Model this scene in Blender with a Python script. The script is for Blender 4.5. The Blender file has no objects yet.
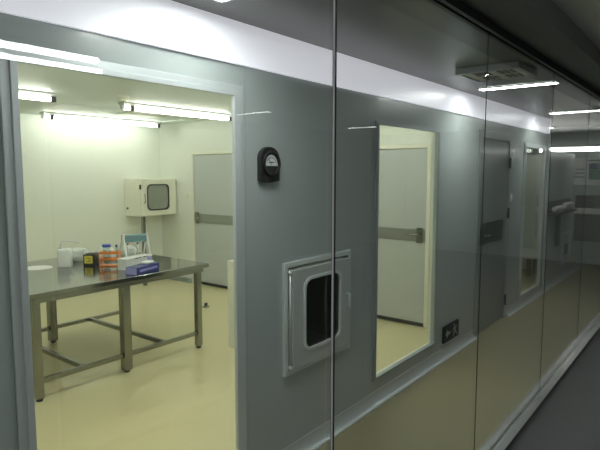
import bpy, bmesh, math, random
from mathutils import Vector, Matrix, noise
random.seed(7)
sc = bpy.context.scene
col = sc.collection
PI = math.pi
R = math.radians

# ---------------------------------------------------------------- materials
def new_mat(name):
    m = bpy.data.materials.new(name); m.use_nodes = True
    nt = m.node_tree; nt.nodes.clear()
    out = nt.nodes.new('ShaderNodeOutputMaterial')
    return m, nt, out

def N(nt, t, **kw):
    n = nt.nodes.new(t)
    for k, v in kw.items(): setattr(n, k, v)
    return n

def mat(name, c, rough=.5, metal=0., var=.06, scale=6., bump=0., coat=0., emit=0., spec=.5, trans=0., seams=None, rvar=0.):
    """principled surface with a little procedural variation; seams=(axis, spacing, offset, width, darken)"""
    m, nt, out = new_mat(name)
    p = N(nt, 'ShaderNodeBsdfPrincipled'); L = nt.links.new
    tc = N(nt, 'ShaderNodeTexCoord')
    nz = N(nt, 'ShaderNodeTexNoise'); nz.inputs['Scale'].default_value = scale; nz.inputs['Detail'].default_value = 4
    L(tc.outputs['Object'], nz.inputs['Vector'])
    mr = N(nt, 'ShaderNodeMapRange')
    mr.inputs['To Min'].default_value = 1-var; mr.inputs['To Max'].default_value = 1+var
    L(nz.outputs['Fac'], mr.inputs['Value'])
    mx = N(nt, 'ShaderNodeVectorMath', operation='SCALE')
    rgb = N(nt, 'ShaderNodeRGB'); rgb.outputs[0].default_value = (*c, 1)
    L(rgb.outputs[0], mx.inputs[0]); 
    fac = mr.outputs[0]
    if seams:
        ax, sp, off, wd, dk = seams
        sx = N(nt, 'ShaderNodeSeparateXYZ'); L(tc.outputs['Object'], sx.inputs[0])
        a = N(nt, 'ShaderNodeMath', operation='SUBTRACT'); L(sx.outputs[ax], a.inputs[0]); a.inputs[1].default_value = off-1000*sp
        b = N(nt, 'ShaderNodeMath', operation='MODULO'); L(a.outputs[0], b.inputs[0]); b.inputs[1].default_value = sp
        l = N(nt, 'ShaderNodeMath', operation='LESS_THAN'); L(b.outputs[0], l.inputs[0]); l.inputs[1].default_value = wd
        mu = N(nt, 'ShaderNodeMath', operation='MULTIPLY_ADD'); L(l.outputs[0], mu.inputs[0]); mu.inputs[1].default_value = -dk; mu.inputs[2].default_value = 1
        mm = N(nt, 'ShaderNodeMath', operation='MULTIPLY'); L(mu.outputs[0], mm.inputs[0]); L(fac, mm.inputs[1]); fac = mm.outputs[0]
    L(fac, mx.inputs['Scale']); L(mx.outputs[0], p.inputs['Base Color'])
    p.inputs['Roughness'].default_value = rough; p.inputs['Metallic'].default_value = metal
    p.inputs['Specular IOR Level'].default_value = spec
    if rvar:
        r2 = N(nt, 'ShaderNodeMapRange'); r2.inputs['To Min'].default_value = rough-rvar; r2.inputs['To Max'].default_value = rough+rvar
        L(nz.outputs['Fac'], r2.inputs['Value']); L(r2.outputs[0], p.inputs['Roughness'])
    if coat: p.inputs['Coat Weight'].default_value = coat; p.inputs['Coat Roughness'].default_value = .08
    if trans: p.inputs['Transmission Weight'].default_value = trans
    if emit:
        L(mx.outputs[0], p.inputs['Emission Color']); p.inputs['Emission Strength'].default_value = emit
    if bump:
        bp = N(nt, 'ShaderNodeBump'); bp.inputs['Strength'].default_value = bump; bp.inputs['Distance'].default_value = .01
        L(nz.outputs['Fac'], bp.inputs['Height']); L(bp.outputs[0], p.inputs['Normal'])
    L(p.outputs[0], out.inputs[0])
    return m

def glow(name, c, s):
    m, nt, out = new_mat(name)
    e = N(nt, 'ShaderNodeEmission'); e.inputs[0].default_value = (*c, 1); e.inputs[1].default_value = s
    nt.links.new(e.outputs[0], out.inputs[0]); return m

def glass(name, tint, base=.04, rough=0., smear=0.):
    """thin pane: tinted see-through plus a mirror that grows at grazing angles (Schlick)"""
    m, nt, out = new_mat(name); L = nt.links.new
    t = N(nt, 'ShaderNodeBsdfTransparent'); t.inputs[0].default_value = (*tint, 1)
    g = N(nt, 'ShaderNodeBsdfGlossy'); g.inputs['Roughness'].default_value = rough; g.inputs[0].default_value = (.97, 1, .98, 1)
    lw = N(nt, 'ShaderNodeLayerWeight'); lw.inputs[0].default_value = .5
    pw = N(nt, 'ShaderNodeMath', operation='POWER'); L(lw.outputs['Facing'], pw.inputs[0]); pw.inputs[1].default_value = 5
    ma = N(nt, 'ShaderNodeMath', operation='MULTIPLY_ADD'); L(pw.outputs[0], ma.inputs[0]); ma.inputs[1].default_value = 1-base; ma.inputs[2].default_value = base
    mx = N(nt, 'ShaderNodeMixShader'); L(ma.outputs[0], mx.inputs[0]); L(t.outputs[0], mx.inputs[1]); L(g.outputs[0], mx.inputs[2])
    L(mx.outputs[0], out.inputs[0]); return m

M = {}
M['panel'] = mat('panel_grey', (.41, .455, .452), .32, var=.02, seams=(0, 1.17, .79, .006, .16), coat=.15)
M['cove'] = mat('cove_white_glow', (.84, .84, .93), .3, var=.02, emit=.62)  # slight emission added to keep the band bright between the lamps
M['room_wall'] = mat('room_wall', (.84, .87, .79), .42, var=.02)
M['end_wall'] = mat('end_wall_grey', (.46, .50, .50), .4, var=.04)
M['visitor_wall'] = mat('visitor_wall', (.34, .35, .34), .6, var=.06)
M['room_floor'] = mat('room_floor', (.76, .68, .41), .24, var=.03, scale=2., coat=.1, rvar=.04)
M['floor'] = mat('epoxy_floor_dimmed', (.30, .265, .15), .36, var=.03, scale=2., rvar=.04)  # same epoxy as the rooms; dimmer corridor light put into the colour
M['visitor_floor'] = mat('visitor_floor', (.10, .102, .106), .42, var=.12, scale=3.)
M['ceil'] = mat('corridor_ceiling', (.098, .108, .09), .32, metal=.25, var=.05, seams=(0, 1.2, .35, .006, .3))
M['room_ceil'] = mat('room_ceiling', (.78, .86, .82), .5, var=.02, seams=(0, 1.18, .5, .006, .1))
M['visitor_ceil'] = mat('visitor_ceiling', (.72, .73, .69), .7, var=.03)
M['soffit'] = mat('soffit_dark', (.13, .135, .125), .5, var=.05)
M['black'] = mat('black_rubber', (.012, .013, .012), .45)
M['alu'] = mat('aluminium_light', (.66, .70, .72), .34, metal=.35, var=.02)
M['alu_dk'] = mat('aluminium_grey', (.38, .42, .43), .34, metal=.4, var=.02)
M['cove_strip'] = mat('skirting_alu', (.56, .60, .61), .28, metal=.3, var=.02)
M['steel'] = mat('stainless', (.30, .30, .27), .24, metal=1., var=.06, scale=12., rvar=.05)
M['table_steel'] = mat('table_steel', (.28, .285, .265), .13, metal=1., var=.05, scale=9., rvar=.03)
M['rail'] = mat('rail_steel', (.78, .79, .78), .25, metal=1., var=.1, scale=14., rvar=.06)
M['door'] = mat('door_grey', (.54, .57, .56), .4, var=.02)
M['wdoor'] = mat('door_dark_grey', (.25, .275, .275), .33, var=.02, coat=.2)
M['band'] = mat('kick_band', (.31, .33, .30), .3, metal=.5, var=.03)
M['band_dk'] = mat('dark_band', (.07, .085, .08), .3, metal=.3, var=.03)
M['cream'] = mat('cream_enamel', (.86, .85, .72), .35, var=.02)
M['box_grey'] = mat('hatch_grey', (.47, .51, .49), .33, var=.02)
M['box_edge'] = mat('hatch_edge', (.60, .65, .63), .33, var=.02)
M['hatch_in'] = mat('hatch_inside', (.20, .19, .13), .45, metal=.2)
M['glass'] = glass('partition_glass', (.955, .965, .95), .035)
M['wglass'] = glass('window_glass', (.985, .99, .98), .03)
M['dglass'] = glass('dark_glass', (.50, .52, .47), .05)
M['white'] = mat('white_plastic', (.86, .87, .86), .35, var=.02)
M['milky'] = mat('milky_plastic', (.90, .92, .91), .3, var=.02, trans=.0)
M['bag'] = mat('clear_bag', (.90, .93, .90), .22, var=.08, scale=25., bump=.4, trans=.12)
M['paper'] = mat('paper_white', (.92, .92, .93), .7, var=.01)
M['blk'] = mat('black_plastic', (.018, .019, .02), .35)
M['yellow'] = mat('yellow_label', (.80, .66, .10), .5, var=.08, scale=40)
M['orange'] = mat('orange_plastic', (.88, .27, .04), .35, var=.04)
M['blue'] = mat('blue_cap', (.03, .07, .42), .35)
M['navy'] = mat('navy_carton', (.018, .022, .15), .45, var=.06)
M['violet'] = mat('violet_carton', (.36, .36, .72), .45, var=.06)
M['teal'] = mat('teal_plastic', (.17, .29, .32), .35, var=.04)
M['red'] = mat('red_plastic', (.35, .03, .02), .4)
M['cleartube'] = glass('tube_plastic', (.80, .86, .86), .09)
M['ink'] = mat('dark_ink', (.03, .03, .05), .6)
M['dial'] = mat('dial_white', (.80, .84, .82), .5, var=.03)
M['brown'] = mat('brown_wood', (.05, .034, .026), .45, var=.2, scale=8)
M['linen'] = mat('linen', (.62, .63, .59), .85, var=.05, bump=.5, scale=30)
M['pic_a'] = mat('picture_green', (.13, .30, .17), .6, var=.35, scale=8)
M['pic_b'] = mat('picture_ochre', (.45, .36, .20), .6, var=.35, scale=9)
M['pic_c'] = mat('picture_blue', (.08, .10, .26), .6, var=.3, scale=9)
M['sign_dark'] = mat('sign_green_black', (.008, .016, .011), .6, spec=.12)
M['sign_white'] = mat('sign_symbol', (.34, .40, .36), .5)
M['room_tube'] = glow('room_tube', (.98, 1., .92), 24.)
M['fill_tube'] = glow('fill_tube', (.98, 1., .93), 57.)  # stronger tubes for the unseen lamps added as fill
M['strip_glow'] = glow('corridor_lamp', (.95, 1., .97), 66.)
M['end_glow'] = glow('end_strip', (1., 1., .97), 13.)
M['visitor_tube'] = glow('visitor_tube', (.95, .98, 1.), 34.)
M['visitor_glow'] = glow('visitor_lamp', (.95, 1., .97), 14.)
M['spot'] = glow('spot', (1., 1., .97), 150.)

# ---------------------------------------------------------------- mesh builder
class MB:
    def __init__(s): s.v = []; s.f = []; s.sm = []
    def add(s, vs, fs, smooth=False):
        o = len(s.v); s.v += [Vector(v) for v in vs]
        for f in fs: s.f.append([i+o for i in f]); s.sm.append(smooth)
        return s
    def box(s, x0, x1, y0, y1, z0, z1):
        vs = [(x, y, z) for x in (x0, x1) for y in (y0, y1) for z in (z0, z1)]
        return s.add(vs, [(0,1,3,2), (4,6,7,5), (0,4,5,1), (2,3,7,6), (0,2,6,4), (1,5,7,3)])
    def bar(s, a, b, w, h, up=(0,0,1)):
        a, b = Vector(a), Vector(b); d = (b-a).normalized(); u = Vector(up)
        if abs(d.dot(u)) > .95: u = Vector((0,1,0))
        x = d.cross(u).normalized()*w/2; y = x.cross(d).normalized()*h/2
        vs = [p+i*x+j*y for p in (a, b) for i, j in ((-1,-1),(1,-1),(1,1),(-1,1))]
        return s.add(vs, [(3,2,1,0),(4,5,6,7),(0,1,5,4),(1,2,6,5),(2,3,7,6),(3,0,4,7)])
    def tube(s, pts, r, n=10, cap=True):
        pts = [Vector(p) for p in pts]; rr = r if isinstance(r, (list, tuple)) else [r]*len(pts)
        vs = []; fs = []; px = None
        for i, p in enumerate(pts):
            d = (pts[min(i+1, len(pts)-1)]-pts[max(i-1, 0)]).normalized()
            if px is None:
                u = Vector((0,0,1)) if abs(d.z) < .9 else Vector((1,0,0))
                px = d.cross(u).normalized()
            px = (px-d*px.dot(d)).normalized(); py = d.cross(px)
            vs += [p+(px*math.cos(2*PI*k/n)+py*math.sin(2*PI*k/n))*rr[i] for k in range(n)]
        for i in range(len(pts)-1):
            for k in range(n):
                fs.append((i*n+k, i*n+(k+1)%n, (i+1)*n+(k+1)%n, (i+1)*n+k))
        s.add(vs, fs, True)
        if cap:
            o = len(s.v)-len(vs)
            s.f.append([o+k for k in reversed(range(n))]); s.sm.append(False)
            s.f.append([o+(len(pts)-1)*n+k for k in range(n)]); s.sm.append(False)
        return s
    def lathe(s, prof, c=(0,0,0), n=24):
        c = Vector(c); vs = []; fs = []
        for r, z in prof:
            vs += [c+Vector((r*math.cos(2*PI*k/n), r*math.sin(2*PI*k/n), z)) for k in range(n)]
        m = len(prof)
        for i in range(m-1):
            for k in range(n): fs.append((i*n+k, i*n+(k+1)%n, (i+1)*n+(k+1)%n, (i+1)*n+k))
        fs.append([k for k in reversed(range(n))]); fs.append([(m-1)*n+k for k in range(n)])
        return s.add(vs, fs, True)
    def prism(s, poly, fn, t0, t1):
        """extrude the 2-D outline poly between t0 and t1; fn(u, v, t) -> point"""
        n = len(poly)
        vs = [fn(u, v, t) for t in (t0, t1) for u, v in poly]
        fs = [[k for k in reversed(range(n))], [n+k for k in range(n)]]
        fs += [(k, (k+1)%n, n+(k+1)%n, n+k) for k in range(n)]
        return s.add(vs, fs)
    def ring(s, outer, inner, fn, t0, t1):
        n = len(outer)
        vs = [fn(u, v, t) for t in (t0, t1) for L in (outer, inner) for u, v in L]
        fs = []
        for k in range(n):
            j = (k+1)%n
            fs += [(k, j, n+j, n+k), (2*n+k, 3*n+k, 3*n+j, 2*n+j), (k, 2*n+k, 2*n+j, j), (n+k, n+j, 3*n+j, 3*n+k)]
        return s.add(vs, fs)
    def build(s, name, m, parent=None, bevel=0., loc=None, seg=2):
        me = bpy.data.meshes.new(name); me.from_pydata([tuple(v) for v in s.v], [], s.f)
        for p, q in zip(me.polygons, s.sm): p.use_smooth = q
        bm = bmesh.new(); bm.from_mesh(me); bmesh.ops.recalc_face_normals(bm, faces=bm.faces); bm.to_mesh(me); bm.free()
        me.materials.append(m if not isinstance(m, str) else M[m])
        o = bpy.data.objects.new(name, me); col.objects.link(o)
        if parent is not None: o.parent = parent
        if loc is not None: o.location = loc
        if bevel:
            b = o.modifiers.new('bevel', 'BEVEL'); b.width = bevel; b.segments = seg; b.limit_method = 'ANGLE'; b.angle_limit = R(40)
        return o

def XZ(u, v, t): return (u, t, v)      # outline in a wall that runs along X
def YZ(u, v, t): return (t, u, v)      # outline in a wall that runs along Y
def XY(u, v, t): return (u, v, t)

def rrect(x0, x1, y0, y1, r, n=6):
    pts = []
    for cx, cy, a in ((x1-r, y1-r, 0), (x0+r, y1-r, 90), (x0+r, y0+r, 180), (x1-r, y0+r, 270)):
        for k in range(n+1):
            t = R(a+90*k/n); pts.append((cx+r*math.cos(t), cy+r*math.sin(t)))
    return pts

def tag(o, label, cat, group=None):
    o['label'] = label; o['category'] = cat
    if group: o['group'] = group
    return o
def thing(name, label, cat, loc=(0,0,0), rz=0., group=None):
    o = bpy.data.objects.new(name, None); col.objects.link(o); o.empty_display_size = .1
    o.location = loc; o.rotation_euler = (0, 0, R(rz)); return tag(o, label, cat, group)
def struct(o, label=None, cat=None):
    o['kind'] = 'structure'
    if label: o['label'] = label
    if cat: o['category'] = cat
    return o
def sroot(name, label, cat, loc=(0,0,0)):
    o = bpy.data.objects.new(name, None); col.objects.link(o); o.location = loc; return struct(o, label, cat)
def kids(o): return [c for c in bpy.data.objects if c.parent == o]
def copy_tree(o, parent=None):
    c = o.copy(); col.objects.link(c)
    if parent is not None: c.parent = parent
    for ch in kids(o): copy_tree(ch, c)
    return c

def wall_open(x0, x1, z0, z1, y0, y1, holes, fn=XZ):
    """a slab with rectangular openings (hx0, hx1, hz0, hz1), one clean mesh"""
    xs = sorted({x0, x1, *[h[0] for h in holes], *[h[1] for h in holes]}); zs = sorted({z0, z1, *[h[2] for h in holes], *[h[3] for h in holes]})
    xs = [x for x in xs if x0 <= x <= x1]; zs = [z for z in zs if z0 <= z <= z1]
    def solid(i, j):
        if i < 0 or j < 0 or i >= len(xs)-1 or j >= len(zs)-1: return False
        cx, cz = (xs[i]+xs[i+1])/2, (zs[j]+zs[j+1])/2
        return not any(h[0] < cx < h[1] and h[2] < cz < h[3] for h in holes)
    b = MB()
    for i in range(len(xs)-1):
        for j in range(len(zs)-1):
            if not solid(i, j): continue
            a, c, d, e = xs[i], xs[i+1], zs[j], zs[j+1]
            b.add([fn(a,d,y0), fn(c,d,y0), fn(c,e,y0), fn(a,e,y0)], [(0,1,2,3)])
            b.add([fn(a,d,y1), fn(c,d,y1), fn(c,e,y1), fn(a,e,y1)], [(3,2,1,0)])
            for di, dj, p, q in ((-1,0,(a,d),(a,e)), (1,0,(c,d),(c,e)), (0,-1,(a,d),(c,d)), (0,1,(a,e),(c,e))):
                if not solid(i+di, j+dj):
                    b.add([fn(*p,y0), fn(*q,y0), fn(*q,y1), fn(*p,y1)], [(0,1,2,3)])
    return b

# ---------------------------------------------------------------- room shell
H = 2.43                      # corridor ceiling
WY0, WY1 = 1.90, 1.95         # panel wall
GY = .98                      # glass partition
EX0, EX1 = 5.29, 5.34         # wall between the two rooms
W1 = (.847, 1.866, .24, 2.07); W2 = (3.28, 4.29, .205, 2.03); W3 = (6.88, 7.76, .15, 2.005)
grow = lambda w: (w[0]-.05, w[1]+.065, w[2]-.04, w[3]+.04)
DR = (5.33, 6.27, 0., 2.07); PB = (2.30, 2.88, .58, 1.15)

struct(MB().box(-1.5, 11.3, GY, WY0+.03, -.1, 0).build('floor', 'floor'), 'yellow epoxy floor of the clean corridor, coloured darker for its dim light', 'floor')
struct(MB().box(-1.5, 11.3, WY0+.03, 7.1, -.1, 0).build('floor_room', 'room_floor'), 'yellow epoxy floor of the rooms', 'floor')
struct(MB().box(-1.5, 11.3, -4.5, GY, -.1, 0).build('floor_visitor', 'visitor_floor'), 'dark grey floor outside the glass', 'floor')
G2 = (W2[0]-.015, W2[1]+.02, W2[2]-.015, W2[3]+.015)
HL = [grow(W1), G2, grow(W3), DR, PB]
struct(wall_open(-.5, EX0, 0, H+.01, WY1-.02, WY1, HL).build('wall_front_room_side', 'room_wall'))  # cream lining added to bounce more light back into the room
struct(wall_open(-1.5, 8.0, 0, H, WY0, WY1-.0205, [grow(W1), G2, grow(W3), DR, PB]).build('wall_front', 'panel'), 'grey sandwich panel wall with windows and door', 'wall')
struct(MB().box(-1.5, 7.97, WY0-.018, WY0-.001, 2.225, H-.002).build('trim_1', 'cove'), 'white band with a faint added glow along the top of the panel wall', 'trim')
struct(MB().box(8.0, 9.75, WY0, WY1, 0, 1.995).build('wall_low', 'end_wall'), 'low grey wall beyond the last window', 'wall')
struct(MB().box(7.985, 8.02, WY0-.02, WY0-.001, .09, 2.22).build('trim_2', 'alu'), 'pale upright corner trim at the end of the panel wall', 'trim')
struct(MB().box(-.5, EX0, 7.0, 7.05, 0, H+.01).build('wall_back', 'room_wall'), 'cream rear wall of the first room', 'wall')
struct(MB().box(-.55, -.5, WY1, 7.05, 0, H+.01).build('wall_left', 'room_wall'))
DA = (5.33, 6.25, 0., 2.0); DB = (2.40, 3.32, 0., 2.0)
struct(wall_open(WY1, 7.05, 0, H+.01, EX0, EX1, [DA, DB], YZ).build('wall_right', 'room_wall'), 'cream side wall of the first room with grey doors', 'wall')
struct(MB().box(-.55, EX1, WY1, 7.05, H+.011, H+.06).build('ceiling_room', 'room_ceil'), 'cream panel ceiling of the first room', 'ceiling')
struct(MB().box(EX1, 8.0, WY1, 7.05, H+.011, H+.06).build('ceiling_side_room', 'room_ceil'))
struct(MB().box(EX1, 9.7, 5.0, 5.05, 0, H).build('wall_side_room', 'room_wall'))
struct(MB().box(9.7, 9.75, WY1, 5.05, 0, 1.995).build('wall_side_room_end', 'room_wall'), 'pale end wall seen through the far window', 'wall')
struct(MB().box(-1.5, 11.3, GY+.02, WY0, H, H+.05).build('ceiling', 'ceil'), 'dark metal ceiling of the clean corridor', 'ceiling')
struct(MB().box(8.0, 11.3, WY0, 5.5, H, H+.05).build('ceiling_far', 'ceil'))
struct(MB().box(11.0, 11.05, -4.5, 5.5, 0, 2.9).build('wall_end', 'end_wall'), 'grey wall closing the far end of the corridor', 'wall')
struct(MB().box(8.0, 11.0, 5.45, 5.5, 0, H).build('wall_far', 'end_wall'))
struct(MB().box(-1.55, -1.5, -4.5, 1.95, 0, 2.9).build('wall_near', 'visitor_wall'))
struct(MB().box(-1.5, 11.0, -4.55, -4.5, 0, 2.9).build('wall_visitor', 'visitor_wall'))
struct(MB().box(-1.5, 11.0, -4.5, .72, 2.56, 2.6).build('ceiling_visitor', 'visitor_ceil'), 'grey ceiling outside the glass', 'ceiling')
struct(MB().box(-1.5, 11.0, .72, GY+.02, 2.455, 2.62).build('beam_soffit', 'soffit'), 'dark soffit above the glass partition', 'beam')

# coved aluminium skirting
def skirt(name, x0, x1, y=WY0, lab=None):
    prof = [(0, 0), (-.055, 0), (-.055, .006)] + [(-.055+.05*math.sin(R(t)), .006+.075*(1-math.cos(R(t)))) for t in range(10, 91, 10)] + [(-.004, .092), (0, .092)]
    b = MB(); b.prism(prof, lambda u, v, t: (t, y-.001+u, v), x0, x1)
    return struct(b.build(name, 'cove_strip'), lab, 'baseboard' if lab else None)
skirt('baseboard_front', -1.5, 5.27, lab='rounded aluminium skirting under the windows')
skirt('baseboard_far', 6.33, 10.98, lab='rounded aluminium skirting beyond the corridor door')
struct(MB().box(10.94, 10.999, GY+.05, 1.84, 0, .09).build('baseboard_end', 'cove_strip'))
struct(MB().box(5.24, 5.289, 3.37, 5.28, 0, .07).build('baseboard_right', 'alu_dk'))
struct(MB().box(5.24, 5.289, 6.30, 7.0, 0, .07).build('baseboard_right_corner', 'alu_dk'))
struct(MB().box(-.5, 5.23, 6.95, 6.999, 0, .07).build('baseboard_back', 'alu_dk'))

# windows in the panel wall
def window(name, w, fw, lab, fm='alu'):
    x0, x1, z0, z1 = w
    r = sroot(name, lab, 'window', (x0, WY0, z0))
    X, Z = x1-x0, z1-z0
    b = MB()
    def moul(u0, u1, v0, v1, t0, t1): b.box(u0, u1, t0, t1, v0, v1)
    f = fw
    outer = rrect(-f, X+f*1.3, -f, Z+f, .003, 2); inner = rrect(0, X, 0, Z, .003, 2)
    b.ring(outer, inner, XZ, -.012, -.0005)
    b.ring(rrect(-f*.45, X+f*.6, -f*.45, Z+f*.45, .003, 2), inner, XZ, -.022, -.0121)
    b.build('window_frame', fm, r, .003)
    q = .012; MB().box(-q, X+q, .001, .007, -q, Z+q).build('window_pane', 'wglass', r)
window('window_1', W1, .055, 'large aluminium window into the room with the steel table')
window('window_2', W2, .026, 'aluminium window looking onto a grey door', 'alu_dk')
window('window_3', W3, .055, 'far narrow aluminium window beside the corridor door')

# glass partition
gp = sroot('glass_partition', 'full-height frameless glass partition on steel rail', 'glass partition', (0, GY, 0))
xs = [-1.49, .04, 1.42, 2.81, 4.20, 5.55, 6.90, 8.25, 9.60, 10.98]
for a, b_ in zip(xs[:-1], xs[1:]):
    MB().box(a+.004, b_-.004, -.006, .006, .03, 2.45).build('glass_pane', 'glass', gp)
for i, x in enumerate(xs[1:-1]):
    w, d = (.014, .002) if i == 1 else (.0035, .002)
    MB().box(x-w*.62, x+w*.62, -d, d, .03, 2.45).build('glass_joint', 'black', gp)
    if i == 1: MB().box(x-.0185, x-.0090, -.0072, -.0062, .035, 2.41).build('glass_edge', 'paper', gp)
b = MB(); b.box(-1.49, 10.98, -.062, -.012, 0, .032); b.box(-1.49, 10.98, .012, .062, 0, .032); b.box(-1.49, 10.98, -.012, .012, 0, .012)
b.build('bottom_rail', 'rail', gp, .003)
b = MB(); b.box(-1.49, 10.98, -.03, -.008, 2.415, 2.4545); b.box(-1.49, 10.98, .008, .03, 2.415, 2.4545)
b.build('top_rail', 'black', gp)

# ---------------------------------------------------------------- doors
def wall_door(name, y0, y1, lab, handle_at_low):
    """grey door in the side wall, face towards -X; local x runs along world Y"""
    r = sroot(name, lab, 'door', (EX0, y0, 0)); W = y1-y0; Hh = 2.0
    b = MB()
    for (u0, u1, v0, v1) in ((0, .045, 0, Hh), (W-.045, W, 0, Hh), (.045, W-.045, Hh-.045, Hh)): b.box(-.012, .055, u0, u1, v0, v1)
    b.build('door_frame', 'cream', r, .004)
    MB().box(.002, .042, .05, W-.05, .012, Hh-.05).build('door_leaf', 'door', r, .003)
    MB().box(-.004, .0015, .052, W-.052, .945, 1.08).build('door_band', 'band', r)
    MB().box(-.006, .0018, .052, W-.052, .012, .05).build('door_sweep', 'blk', r)
    hy = .115 if handle_at_low else W-.115
    s = 1 if handle_at_low else -1
    b = MB(); b.box(-.014, -.0045, hy-.035, hy+.035, .93, 1.10); b.build('lock_plate', 'steel', r, .003)
    b = MB(); b.tube([(-.012, hy, 1.03), (-.055, hy, 1.03), (-.06, hy+s*.01, 1.03), (-.06, hy+s*.12, 1.025)], .010, 8); b.build('door_handle', 'steel', r)
wall_door('door_1', DA[0], DA[1], 'grey room door beyond the steel table with pale steel band', False)
wall_door('door_2', DB[0], DB[1], 'grey room door seen through the middle window', True)

r = sroot('door_3', 'dark grey corridor door with black hinges in the panel wall', 'door', (DR[0], WY0, 0)); W = DR[1]-DR[0]; Hh = DR[3]
b = MB()
for (u0, u1, v0, v1) in ((-.05, .03, 0, Hh+.05), (W-.03, W+.05, 0, Hh+.05), (.03, W-.03, Hh-.03, Hh+.05)): b.box(u0, u1, -.014, .06, v0, v1)
b.build('door_frame', 'alu_dk', r, .004)
MB().box(.034, W-.034, -.002, .04, .012, Hh-.034).build('door_leaf', 'wdoor', r, .003)
MB().box(.036, W-.16, -.007, -.0025, .945, 1.17).build('door_band', 'band_dk', r)
b = MB(); b.box(.05, .11, -.018, -.0075, .94, 1.12); b.build('lock_plate', 'steel', r, .003)
b = MB(); b.tube([(.08, -.015, 1.05), (.08, -.055, 1.05), (.09, -.06, 1.05), (.20, -.06, 1.045)], .010, 8); b.build('door_handle', 'steel', r)
for z in (.22, 1.23, 1.80):
    MB().tube([(W-.03, -.024, z-.06), (W-.03, -.024, z+.06)], .013, 10).build('door_hinge', 'blk', r)

# ---------------------------------------------------------------- stainless table
TX0, TX1, TY0, TY1, TZ = 1.70, 3.40, 3.79, 5.25, .83
t = thing('steel_table', 'long stainless steel work table with six legs in the first room', 'table', (TX0, TY0, 0))
LX, LY = TX1-TX0, TY1-TY0
b = MB(); b.box(0, LX, 0, LY, TZ-.038, TZ); b.build('table_top', 'table_steel', t, .004)
for y in (.035, LY-.035): MB().box(.06, LX-.06, y-.02, y+.02, TZ-.075, TZ-.0385).build('top_rail', 'steel', t)
for y in (.09, LY-.10):
    for x, w in ((.085, .055), (.83, .072), (1.63, .055)):
        b = MB(); b.box(x-w/2, x+w/2, y-w/2, y+w/2, .02, TZ-.0385); b.build('leg', 'steel', t, .004)
        foot = MB().lathe([(.022, 0), (.026, .006), (.02, .021)], (x, y, 0), 12); foot.build('foot', 'blk', t)
def stretch(a, b_): MB().bar(a, b_, .032, .038).build('stretcher', 'steel', t, .003)
for y in (.09, LY-.10):
    stretch((.113, y, .15), (.794, y, .15)); stretch((.866, y, .15), (1.602, y, .15))
for x in (.45, 1.23): stretch((x, .106, .15), (x, LY-.116, .15))

# ---------------------------------------------------------------- things on the table
# jerry jug
def obj_rot(p, s): return p
j = thing('plastic_jug', 'white plastic jug with a thin looped handle standing on the steel table', 'jug', (2.455, 4.70, TZ), -40)
b = MB(); 
prof = [(.0, 1.), (.135, 1.), (.150, .93), (.158, .8)]
lv = []
for z, k in ((0, .94), (.006, 1.), (.14, 1.), (.158, .93), (.168, .72)): lv.append([(x*k, y*k, z) for x, y in rrect(-.062, .062, -.045, .045, .022, 5)])
n = len(lv[0]); vs = [p for l in lv for p in l]; fs = [[k for k in reversed(range(n))], [(len(lv)-1)*n+k for k in range(n)]]
fs += [(i*n+k, i*n+(k+1)%n, (i+1)*n+(k+1)%n, (i+1)*n+k) for i in range(len(lv)-1) for k in range(n)]
b.add(vs, fs, True); b.build('jug_body', 'milky', j)
MB().lathe([(.018, .1682), (.019, .185), (.017, .188)], (-.03, 0, 0), 14).build('jug_cap', 'white', j)
b = MB(); b.tube([(-.028, 0, .186), (-.026, 0, .215), (-.012, 0, .238), (.02, 0, .242), (.07, 0, .236), (.125, 0, .222), (.14, 0, .214)], .008, 8); b.build('jug_handle', 'white', j)

def bag(name, lab, loc, sx, sy, sz, seed, group=None):
    bm = bmesh.new(); bmesh.ops.create_icosphere(bm, subdivisions=4, radius=1)
    for v in bm.verts:
        p = v.co.copy(); d = noise.noise(p*1.7+Vector((seed, 0, 0)))*.22+noise.noise(p*4+Vector((0, seed, 0)))*.10+abs(noise.noise(p*8+Vector((0, seed, 3))))*.06
        p *= 1+d; p.x = math.copysign(abs(p.x)**.75, p.x); p.y = math.copysign(abs(p.y)**.8, p.y)
        v.co = (p.x*sx, p.y*sy, max(0, (p.z+.72)*sz*.58))
    me = bpy.data.meshes.new(name); bm.to_mesh(me); bm.free()
    for p in me.polygons: p.use_smooth = True
    me.materials.append(M['bag']); o = bpy.data.objects.new(name, me); col.objects.link(o); o.location = loc; o.rotation_euler = (0, 0, R(-35))
    return tag(o, lab, 'bag')
bag('plastic_bag', 'crumpled white plastic bag lying just behind the white jug', (2.71, 4.90, TZ), .095, .07, .13, 2.1)
bag('plastic_bag', 'crumpled clear plastic bag lying behind the black yellow-labelled box', (2.91, 4.77, TZ), .10, .06, .125, 7.7)
bag('plastic_bag', 'white plastic bag lying behind the orange rack and its tubes', (3.14, 4.74, TZ), .09, .06, .12, 11.3)

# white round sheet
b = MB(); pts = [(math.cos(2*PI*k/40)*.135, math.sin(2*PI*k/40)*.115) for k in range(40)]
b.prism(pts, XY, 0, .004); o = b.build('round_sheet', 'paper'); o.location = (2.255, 4.83, TZ); o.rotation_euler = (0, 0, R(-40))
tag(o, 'flat round white sheet lying on the table beside the window jamb', 'sheet')

# black box with yellow label
k = thing('carton_box', 'small black box with a yellow label on the steel table', 'box', (2.66, 4.60, TZ), 35)
MB().box(-.055, .055, -.055, .055, 0, .105).build('box_body', 'blk', k, .004)
MB().box(-.0565, -.0552, -.036, .042, .022, .092).build('box_label', 'yellow', k)
b = MB()
for a in (.036, .052, .068): b.box(-.0575, -.0566, -.02, .022 if a != .052 else .01, a, a+.005)
b.build('label_print', 'ink', k)
MB().box(-.04, .045, -.04, .04, .1052, .112).build('box_lid', 'blk', k, .002)

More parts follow.
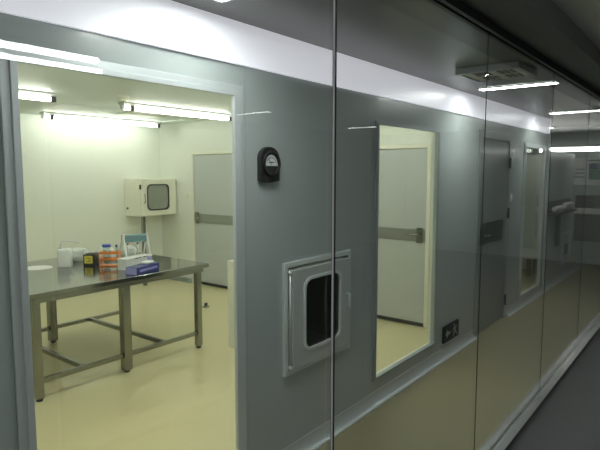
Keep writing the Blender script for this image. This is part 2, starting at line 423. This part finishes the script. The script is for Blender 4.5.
# orange tube rack
rk = thing('tube_rack', 'orange plastic test tube rack beside the black box', 'rack', (2.74, 4.41, TZ), -51)
for i, z in enumerate((.002, .055, .115)):
    b = MB()
    if i == 0: b.box(-.085, .085, -.046, .046, z, z+.008)
    else:
        b.box(-.085, .085, -.046, -.036, z, z+.02); b.box(-.085, .085, .036, .046, z, z+.02)
        for xx in (-.085, .011, .045, .075): b.box(xx, xx+.010, -.036, .036, z, z+.02)
    b.build('rack_shelf', 'orange', rk, .001)
for x in (-.091, .0855):
    b = MB(); b.box(x, x+.0055, -.046, -.028, .0, .137); b.box(x, x+.0055, .028, .046, 0, .137); b.box(x, x+.0055, -.028, .028, .05, .078); b.box(x, x+.0055, -.028, .028, .112, .137)
    b.build('rack_end', 'orange', rk, .001)
def world_of(root, p):
    a = root.rotation_euler.z; return (root.location.x+p[0]*math.cos(a)-p[1]*math.sin(a), root.location.y+p[0]*math.sin(a)+p[1]*math.cos(a), root.location.z+p[2])
def tube(lab, p, r, h, capm):
    t_ = thing('sample_tube', lab, 'tube', world_of(rk, p), 0)
    MB().lathe([(.004, 0), (r*.55, .012), (r, .03), (r, h)], n=16).build('tube_body', 'cleartube', t_)
    MB().lathe([(r*1.22, h+.0005), (r*1.22, h+.02), (r*1.15, h+.023)], n=16).build('tube_cap', capm, t_)
tube('wide clear sample tube with a dark blue cap standing in the orange rack', (-.032, 0, .0105), .033, .168, 'blue')
tube('slim sample tube with a blue cap at the right end of the orange rack', (.060, 0, .0105), .0085, .165, 'blue')

# pipette stand
ps = thing('pipette_stand', 'white A-frame pipette stand with a teal top bar', 'pipette stand', (3.045, 4.46, TZ), -14)
def aframe(x):
    b = MB()
    for s in (-1, 1):
        b.bar((x, s*.012, .245), (x+.0, s*.10, .02), .018, .014, (0, 1, 0))
    b.bar((x, -.115, .012), (x, .115, .012), .02, .018)
    b.box(x-.011, x+.011, -.022, .022, .235, .268)
    b.build('stand_side', 'white', ps, .003)
aframe(-.118); aframe(.118)
b = MB(); b.prism([(-.026, .19), (.026, .19), (.025, .25), (.012, .262), (-.012, .262), (-.025, .25)], YZ, -.106, .106); b.build('stand_bar', 'teal', ps, .003)
b = MB(); b.box(-.106, .106, -.05, .05, .022, .032); b.build('stand_tray', 'white', ps, .002)
def pipette(lab, x, topm, bodym='white'):
    p = world_of(ps, (x, -.036, .0325)); q = thing('pipette', lab, 'pipette', p, -14)
    b = MB(); b.tube([(0, 0, 0), (0, 0, .06), (0, 0, .07), (0, 0, .09), (0, 0, .10), (0, 0, .135)], [.003, .005, .008, .009, .013, .013], 10); b.build('pipette_body', bodym, q)
    b = MB(); b.tube([(0, 0, .1355), (0, 0, .143), (0, 0, .1435), (0, 0, .152)], [.006, .006, .011, .011], 10); b.build('pipette_button', topm, q)
pipette('white pipette with a dark red button held at the left end of the stand', -.085, 'red')
pipette('white pipette with a blue button hanging mid-stand under the teal bar', .01, 'blue')

# cartons
wb = thing('carton_box', 'long white carton with printed lid in front of the pipette stand', 'box', (2.835, 4.158, TZ), 12)
MB().box(-.165, .165, -.05, .05, 0, .085).build('box_body', 'white', wb, .003)
MB().box(-.168, .168, -.053, .053, .0855, .102).build('box_lid', 'white', wb, .003)
b = MB(); b.box(-.06, -.012, -.0545, -.0532, .089, .095); b.box(.0, .012, -.0545, -.0532, .088, .099); b.box(.05, .075, -.0545, -.0532, .088, .098); b.box(.09, .11, -.0545, -.0532, .088, .096)
b.build('box_print', 'ink', wb)
MB().box(.10, .16, -.0535, -.0505, .03, .0845).build('box_label', 'violet', wb)
nb = thing('carton_box', 'low navy blue carton with white printed strip at the table edge', 'box', (2.735, 3.905, TZ), 17)
MB().box(-.15, .15, -.06, .06, 0, .066).build('box_body', 'navy', nb, .002)
MB().box(-.1515, -.1502, -.055, .055, .004, .062).build('box_end', 'violet', nb)
b = MB()
x = -.115
while x < .12:
    w = random.uniform(.008, .015); b.box(x, x+w, -.0615, -.0602, .022, .044); x += w+.004
b.build('box_print', 'violet', nb)
MB().box(.02, .13, -.03, .045, .0665, .085).build('box_insert', 'white', nb, .008)

# ---------------------------------------------------------------- hatches (pass-through boxes)
ph = thing('transfer_hatch', 'grey transfer hatch with rounded window set in the corridor panel wall', 'transfer hatch', (2.245, WY0, .53))
X, Z = .685, .66
b = MB(); b.ring(rrect(0, X, 0, Z, .004, 6), rrect(.03, X-.03, .03, Z-.03, .004, 6), XZ, -.02, -.001); b.build('hatch_frame', 'box_edge', ph, .003)
iw = rrect(.155, .515, .13, .545, .055, 6)
b = MB(); b.ring(rrect(.045, X-.04, .04, Z-.045, .006, 6), iw, XZ, -.045, -.0202); b.build('hatch_door', 'box_grey', ph, .003)
b = MB(); b.ring(rrect(.140, .53, .115, .56, .066, 6), rrect(.158, .512, .133, .542, .053, 6), XZ, -.054, -.0452); b.build('window_gasket', 'box_edge', ph, .002)
b = MB(); b.prism(rrect(.156, .514, .131, .544, .054, 6), XZ, -.038, -.032); b.build('hatch_pane', 'dglass', ph)
for z in (.05, Z-.055): MB().tube([(.032, -.034, z-.012), (.032, -.034, z+.012)], .012, 8).build('hatch_hinge', 'alu', ph)
MB().tube([(.032, -.034, .064), (.032, -.034, Z-.069)], .006, 8).build('hinge_rod', 'alu', ph)
b = MB(); b.tube([(.60, -.0455, .29), (.60, -.066, .297), (.60, -.066, .383), (.60, -.0455, .39)], .009, 8); b.build('hatch_handle', 'alu', ph)
b = MB(); x0, x1, z0, z1, y1 = .06, .63, .055, .615, .50
b.box(x0, x0+.012, -.001, y1, z0, z1); b.box(x1-.012, x1, -.001, y1, z0, z1); b.box(x0+.012, x1-.012, -.001, y1, z0, z0+.012); b.box(x0+.012, x1-.012, -.001, y1, z1-.012, z1)
b.box(x0+.012, x1-.012, y1-.02, y1, z0+.012, z1-.012)
b.build('hatch_body', 'cream', ph)
b = MB(); b.box(x0+.0125, x1-.0125, y1-.026, y1-.0205, z0+.0125, z1-.0125); b.box(x0+.0125, x0+.018, 0, y1-.03, z0+.0125, z1-.0125); b.box(x1-.018, x1-.0125, 0, y1-.03, z0+.0125, z1-.0125); b.box(x0+.02, x1-.02, 0, y1-.03, z0+.0125, z0+.018); b.box(x0+.02, x1-.02, 0, y1-.03, z1-.018, z1-.0125)
b.build('hatch_lining', 'hatch_in', ph)

rh = thing('transfer_hatch', 'cream transfer hatch on a post in the far room corner', 'transfer hatch', (4.62, 6.62, 1.045))
X, Z = .665, .555
MB().box(0, X, .012, .375, 0, Z).build('hatch_body', 'cream', rh, .004)
iw = rrect(.13, .50, .10, .46, .06, 6)
b = MB(); b.ring(rrect(.012, X-.012, .012, Z-.012, .006, 6), iw, XZ, -.018, .0115); b.build('hatch_door', 'cream', rh, .003)
b = MB(); b.ring(rrect(.115, .515, .085, .475, .07, 6), rrect(.135, .495, .105, .455, .058, 6), XZ, -.026, -.0182); b.build('window_gasket', 'blk', rh, .002)
b = MB(); b.prism(rrect(.136, .494, .106, .454, .058, 6), XZ, -.012, -.006); b.build('hatch_pane', mat('grey_pane', (.30, .32, .27), .12, var=.1), rh)
b = MB(); b.tube([(.07, -.0185, .20), (.07, -.04, .21), (.07, -.04, .32), (.07, -.0185, .33)], .008, 8); b.build('hatch_handle', 'alu_dk', rh)
MB().box(-.012, .018, -.021, -.0185, .40, .47).build('hatch_hinge', 'blk', rh)
MB().tube([(-.002, .30, .115), (-.012, .30, .115)], .016, 10).build('hatch_bolt', 'blk', rh)
MB().box(.075, .12, .04, .09, -1.045, -.001).build('support_post', 'steel', rh, .003)

# pressure gauge
g = thing('pressure_gauge', 'black round-topped pressure gauge on the panel wall beside the big window', 'gauge', (2.045, WY0, 1.652))
w, h = .152, .180
top = [(w/2+w/2*math.cos(R(a)), h-.06+.06*math.sin(R(a))) for a in range(0, 181, 12)]
poly = [(0, .0), (w*.5, -.008), (w, 0)]+top
b = MB(); b.prism(poly, XZ, -.03, -.001); b.build('gauge_body', 'blk', g, .004)
c = (w/2, .092)
circ = lambda r, n=32: [(c[0]+r*math.cos(2*PI*k/n), c[1]+r*math.sin(2*PI*k/n)) for k in range(n)]
b = MB(); b.ring(circ(.066), circ(.054), XZ, -.046, -.0302); b.build('gauge_bezel', 'black', g, .003)
b = MB(); b.prism(circ(.0535), XZ, -.034, -.0303); b.build('gauge_face', 'blk', g)
half = [(c[0]+.050*math.cos(R(a)), c[1]-.012+.058*math.sin(R(a))) for a in range(0, 181, 10)]
b = MB(); b.prism(half, XZ, -.0355, -.0342); b.build('gauge_dial', 'dial', g)
b = MB()
for a in range(25, 160, 15):
    d = Vector((math.cos(R(a)), 0, math.sin(R(a)))); p0 = Vector((c[0], -.0362, c[1]-.008)); b.bar(p0+d*.036, p0+d*.045, .003, .0008, (0, 1, 0))
b.bar((c[0], -.0365, c[1]-.008), (c[0]-.022, -.0365, c[1]+.024), .0025, .0008, (0, 1, 0)); b.box(c[0]-.02, c[0]+.02, -.0364, -.0357, c[1]+.004, c[1]+.009)
b.build('gauge_marks', 'ink', g)

# emergency exit sign with arrow and running figure
e = thing('exit_sign', 'small dark exit sign with arrow and running figure low on the panel wall', 'sign', (4.50, WY0, .140))
MB().box(0, .345, -.022, -.001, 0, .155).build('sign_case', 'sign_dark', e, .003)
b = MB()
def P2(pts): b.prism(pts, XZ, -.0245, -.0225)
P2([(.03, .078), (.075, .118), (.075, .092), (.135, .092), (.135, .064), (.075, .064), (.075, .038)])
b.build('sign_arrow', 'sign_white', e); b = MB()
def seg(p, q, w):
    p, q = Vector(p), Vector(q); d = (q-p).normalized(); n_ = Vector((-d.y, d.x))*w/2
    P2([tuple(p+n_), tuple(p-n_), tuple(q-n_), tuple(q+n_)])
P2([(.232+.013*math.cos(2*PI*k/14), .128+.013*math.sin(2*PI*k/14)) for k in range(14)])
seg((.236, .112), (.250, .066), .026); seg((.250, .070), (.222, .050), .014); seg((.222, .052), (.205, .022), .012)
seg((.252, .068), (.280, .046), .014); seg((.280, .048), (.300, .024), .012); seg((.236, .108), (.206, .092), .011); seg((.206, .094), (.192, .074), .010)
seg((.242, .108), (.268, .100), .011); seg((.268, .100), (.284, .116), .010)
b.build('sign_figure', 'sign_white', e)

# wall switches beside the corridor door
for z, lab in ((1.86, 'small white wall plate beside the upper hinge of the corridor door'), (1.36, 'small white wall switch at hand height beside the corridor door')):
    s = thing('wall_switch', lab, 'switch', (6.375, WY0, z))
    MB().box(-.04, .045, -.012, -.001, 0, .09).build('switch_plate', 'white', s, .003)
    MB().box(-.02, .025, -.018, -.0122, .02, .07).build('switch_rocker', 'white', s, .002)
s = thing('wall_switch', 'pale light switch on the cream wall left of the room door', 'switch', (EX0, 6.39, 1.29))
MB().box(-.012, -.001, -.04, .04, 0, .08).build('switch_plate', 'cream', s, .003)
MB().box(-.017, -.0122, -.02, .02, .018, .062).build('switch_rocker', 'white', s, .002)

# ---------------------------------------------------------------- lamps and ceiling fittings
def room_lamp(lab, x0, x1, y, ends=(True, True), g='room_tube'):
    L_ = x1-x0; zc = H+.011
    t_ = thing('ceiling_lamp', lab, 'lamp', (x0, y, zc), 0, None)
    b = MB(); b.prism([(-.05, 0), (.05, 0), (.062, -.012), (.03, -.03), (-.03, -.03), (-.062, -.012)], YZ, 0, L_); b.build('lamp_housing', 'white', t_, .002)
    b = MB(); b.tube([(.03, 0, -.058), (L_-.03, 0, -.058)], .020, 14); b.build('lamp_tube', g, t_)
    for ex in (0., L_-.0295): MB().box(ex, ex+.0295, -.02, .02, -.076, -.0305).build('tube_holder', 'white', t_, .003)
    for q, px in zip(ends, (.10, L_-.055)):
        if q: MB().box(px, px+.045, -.034, .034, -.082, -.0305).build('lamp_clip', 'blk', t_, .003)
room_lamp('long ceiling lamp on the far side of the first room', 3.25, 5.02, 6.64)
room_lamp('long ceiling lamp on the right of the first room beside the smoke detector', 3.33, 4.95, 5.05)
room_lamp('ceiling lamp cut by the left jamb of the big window', .95, 2.60, 5.02)
room_lamp('added ceiling lamp out of view in the side room behind the corridor door', 6.2, 7.8, 3.4, (True, True))  # unseen lamp added so the far window does not look dark
room_lamp('added room ceiling lamp out of view behind the panel wall, lighting the steel table', .9, 2.5, 3.02, g='fill_tube')  # two unseen lamps added to brighten the near sides of table things
room_lamp('added room ceiling lamp out of view behind the panel wall near the side door', 3.33, 4.95, 3.02, g='fill_tube')
o = thing('smoke_detector', 'round cream smoke detector on the room ceiling near the lamps', 'smoke detector', (3.06, 4.60, H+.011))
MB().lathe([(.055, 0), (.058, -.012), (.05, -.028)], n=24).build('detector_base', 'cream', o)
MB().lathe([(.042, -.0285), (.038, -.045), (.02, -.052)], n=24).build('detector_head', 'cream', o)
v = thing('ceiling_vent', 'slotted cream return air vent between the room ceiling lamps', 'vent', (3.95, 5.45, H+.011))
MB().box(0, .62, 0, .66, -.012, -.001).build('vent_frame', 'cream', v, .002)
for i in range(2):
    for k_ in range(3):
        MB().box(.04+k_*.19, .19+k_*.19, .08+i*.28, .16+i*.28, -.016, -.0122).build('vent_slot', 'alu_dk', v)

def strip_lamp(lab, x, y=1.39, z=H, g='strip_glow', s=1.):
    t_ = thing('strip_lamp', lab, 'lamp', (x, y, z))
    b = MB(); b.ring(rrect(-.062, .062, -.325, .325, .004, 2), rrect(-.048, .048, -.31, .31, .004, 2), XY, -.014, -.001); b.build('lamp_frame', 'alu', t_, .002)
    b = MB(); b.prism(rrect(-.0478, .0478, -.3098, .3098, .004, 2), XY, -.011, -.002); b.build('lamp_diffuser', g, t_)
strip_lamp('added flush strip lamp in the corridor ceiling, out of view on the left', -.8)  # added at the row's spacing to brighten the left of the wall
strip_lamp('flush strip lamp in the corridor ceiling at the top edge, nearest the camera', 1.575)
strip_lamp('flush strip lamp in the corridor ceiling just past the air cassette', 4.73)
strip_lamp('farther flush strip lamp in the corridor ceiling above the far window', 7.17)

strip_lamp('strip lamp in the outside ceiling, mirrored in the glass above the gauge', 5.70, -3.4, 2.56, 'visitor_glow')
strip_lamp('strip lamp in the outside ceiling, mirrored in the glass left of the middle window', 8.83, -3.5, 2.56, 'visitor_glow')
ac = thing('air_cassette', 'square air cassette in the dark corridor ceiling', 'air conditioner', (3.70, 1.08, H))
a_ = .45
b = MB(); b.ring(rrect(0, a_, 0, a_-.01, .01, 3), rrect(.03, a_-.03, .03, a_-.04, .006, 3), XY, -.045, -.001); b.build('cassette_frame', 'alu_dk', ac, .004)
MB().box(.0305, a_-.0305, .0305, a_-.0405, -.036, -.002).build('cassette_panel', 'visitor_ceil', ac)
for px in (.075, .255):
    for py in (.07, .235): 
        b = MB()
        for s_ in range(3): b.box(px, px+.12, py+s_*.04, py+.024+s_*.04, -.042, -.0363)
        b.build('cassette_grille', 'black', ac)

for (x, y, lab) in ((9.39, 2.23, 'small round downlight in the far ceiling beyond the panel wall'), (9.75, 1.5, 'second small downlight added in the far ceiling to light the poster')):  # the second one is added, placed to throw light on the poster
    t_ = thing('downlight', lab, 'lamp', (x, y, H))
    MB().lathe([(.075, -.001), (.075, -.014), (.05, -.016)], n=20).build('downlight_trim', 'alu', t_)
    MB().lathe([(.048, -.0165), (.048, -.022)], n=20).build('downlight_lens', 'spot', t_)

# twin tube fitting behind the viewer, mirrored in the glass
for (y, x0, x1, lab) in ((-1.63, .9, 2.20, 'twin-row fluorescent tube mirrored in the glass, upper of the pair'), (-1.99, .9, 2.45, 'twin-row fluorescent tube mirrored in the glass, lower of the pair')):
    t_ = thing('fluorescent_batten', lab, 'lamp', (x0, y, 2.56))
    MB().box(0, x1-x0, -.03, .03, -.04, -.001).build('batten_body', 'white', t_, .003)
    b = MB(); b.tube([(.02, 0, -.06), (x1-x0-.02, 0, -.06)], .021 if y > -1.8 else .017, 12); b.build('batten_tube', 'visitor_tube', t_)
    for px in (.0, x1-x0-.02): MB().box(px, px+.0195, -.02, .02, -.078, -.0405).build('tube_holder', 'white', t_)

# ---------------------------------------------------------------- far end of the corridor
t_ = thing('strip_lamp', 'long glowing strip lamp high on the far end wall', 'lamp', (11.0, 1.05, 2.075))
MB().box(-.03, -.001, 0, 1.72, 0, .09).build('lamp_housing', 'alu', t_, .003)
MB().box(-.038, -.0302, .01, 1.71, .006, .084).build('lamp_diffuser', 'end_glow', t_)
po = thing('wall_poster', 'white poster with coloured pictures on the far end wall', 'poster', (11.0, 1.15, 1.46))
MB().box(-.015, -.001, 0, 1.07, 0, .50).build('poster_board', 'paper', po, .002)
b = MB(); b.box(-.0165, -.0152, .10, .74, .10, .28); b.build('poster_picture', 'pic_a', po)
b = MB(); b.box(-.0165, -.0152, .10, .60, .285, .40); b.build('poster_picture', 'pic_b', po)
b = MB(); b.box(-.0165, -.0152, .605, .74, .285, .40); b.build('poster_picture', 'pic_c', po)
b = MB()
for i, z in enumerate((.13, .20, .27)): b.box(-.0165, -.0152, .82, 1.00-.02*i, z, z+.035)
b.build('poster_picture', 'alu_dk', po)
b = MB()
b.box(-.0165, -.0152, .20, .76, .44, .462)
b.build('poster_title', 'ink', po)
cb = thing('reflection_cabinet', 'dark brown cabinet shape with pale middle, standing in for a reflection under the poster', 'cabinet', (10.98, 1.10, .45))  # solid shape built in place of a reflection in the glass
MB().box(-.32, -.001, 0, .93, 0, .50).build('cabinet_body', 'brown', cb, .004)
MB().box(-.34, -.001, -.01, .94, .501, .60).build('cabinet_shelf', 'linen', cb, .004)
MB().box(-.32, -.001, 0, .93, .601, .83).build('cabinet_upper', 'brown', cb, .004)
sh = thing('reflection_shelf', 'narrow dark brown shelf shape standing in for a reflection beyond the far window', 'shelf', (8.10, WY0, 1.08))  # shelf and its cloths are solid stand-ins for glass reflections
MB().box(0, 1.40, -.13, -.001, 0, .03).build('shelf_board', 'brown', sh, .003)
MB().box(0, 1.40, -.018, -.001, .0305, .20).build('shelf_back', 'brown', sh, .003)
def cloth(lab, x, w, h, seed):
    bm = bmesh.new(); bmesh.ops.create_icosphere(bm, subdivisions=3, radius=1)
    for v_ in bm.verts:
        p = v_.co.copy(); p *= 1+noise.noise(p*2.2+Vector((seed, 0, 0)))*.2
        v_.co = (math.copysign(abs(p.x)**.6, p.x)*w/2, max(-.05, min(.05, math.copysign(abs(p.y)**.6, p.y)*.05)), max(0, (math.copysign(abs(p.z)**.6, p.z)+.9)*h*.5))
    me = bpy.data.meshes.new('reflection_cloth'); bm.to_mesh(me); bm.free()
    for p in me.polygons: p.use_smooth = True
    me.materials.append(M['linen']); o = bpy.data.objects.new('reflection_cloth', me); col.objects.link(o); o.location = (x, WY0-.072, 1.11)
    tag(o, lab, 'cloth')
cloth('pale crumpled cloth shape, part of the reflection stand-in, near end of the shelf', 8.45, .5, .10, 1)
cloth('pale folded cloth shape, part of the reflection stand-in, far end of the shelf', 9.12, .6, .13, 5)
o = thing('wall_sign', 'small dark upright sign high on the low wall', 'sign', (8.06, WY0, 1.60))
MB().box(0, .12, -.01, -.001, 0, .22).build('sign_board', 'blk', o, .002)
MB().box(.03, .09, -.012, -.0102, .03, .08).build('sign_mark', 'alu_dk', o); MB().box(.03, .09, -.012, -.0102, .12, .18).build('sign_mark', 'alu_dk', o)
o = thing('wall_box', 'tall narrow black box on the low wall below the shelf', 'box', (8.62, WY0, .58))
MB().box(0, .16, -.04, -.001, 0, .48).build('box_case', 'black', o, .004)
MB().box(.02, .14, -.044, -.0402, .03, .45).build('box_door', 'blk', o, .002)
o = thing('notice_board', 'pale framed notice low on the far low wall', 'notice', (9.12, WY0, .22))
b = MB(); b.ring(rrect(0, .55, 0, .52, .004, 2), rrect(.03, .52, .03, .49, .004, 2), XZ, -.018, -.001); b.build('notice_frame', 'alu', o)
MB().box(.0305, .5195, -.008, -.001, .0305, .4895).build('notice_sheet', 'end_wall', o)
MB().box(.17, .38, -.010, -.0082, .15, .32).build('notice_print', 'ink', o)

# low bench in the side room, seen through the far window
bn = thing('low_bench', 'low white-topped bench with dark leg seen through the far window', 'bench', (8.55, 2.15, 0))
MB().box(0, .95, 0, 1.3, .36, .40).build('bench_top', 'white', bn, .004)
for x in (.52, .88):
    for y in (.22, 1.2): MB().box(x-.03, x+.03, y-.03, y+.03, 0, .3595).build('leg', 'brown', bn, .003)

# floor stop beyond the table
o = thing('door_stop', 'small dark door stop on the room floor right of the table', 'door stop', (4.42, 5.00, 0))
MB().lathe([(.045, 0), (.045, .012), (.02, .018), (.018, .03)], n=16).build('stop_base', 'steel', o)
MB().lathe([(.024, .0305), (.024, .05), (.018, .056)], n=16).build('stop_pad', 'blk', o)

# ---------------------------------------------------------------- light, world, camera
w = bpy.data.worlds.new('world'); sc.world = w; w.use_nodes = True
bg = w.node_tree.nodes['Background']; bg.inputs[0].default_value = (.5, .55, .55, 1); bg.inputs[1].default_value = .05

sc.view_settings.view_transform = 'Standard'
sc.view_settings.look = 'None'
sc.view_settings.exposure = 0.
sc.cycles.max_bounces = 12; sc.cycles.transparent_max_bounces = 24
sc.cycles.glossy_bounces = 6; sc.cycles.caustics_reflective = True
sc.cycles.sample_clamp_indirect = 6.

cam = bpy.data.cameras.new('camera'); co = bpy.data.objects.new('camera', cam); col.objects.link(co)
cam.sensor_width = 36; cam.lens = 530/600*36; cam.clip_start = .02
co.location = (0, 0, 1.70); co.rotation_euler = (R(90-5.7106), 0, R(38.2565-90))
sc.camera = co
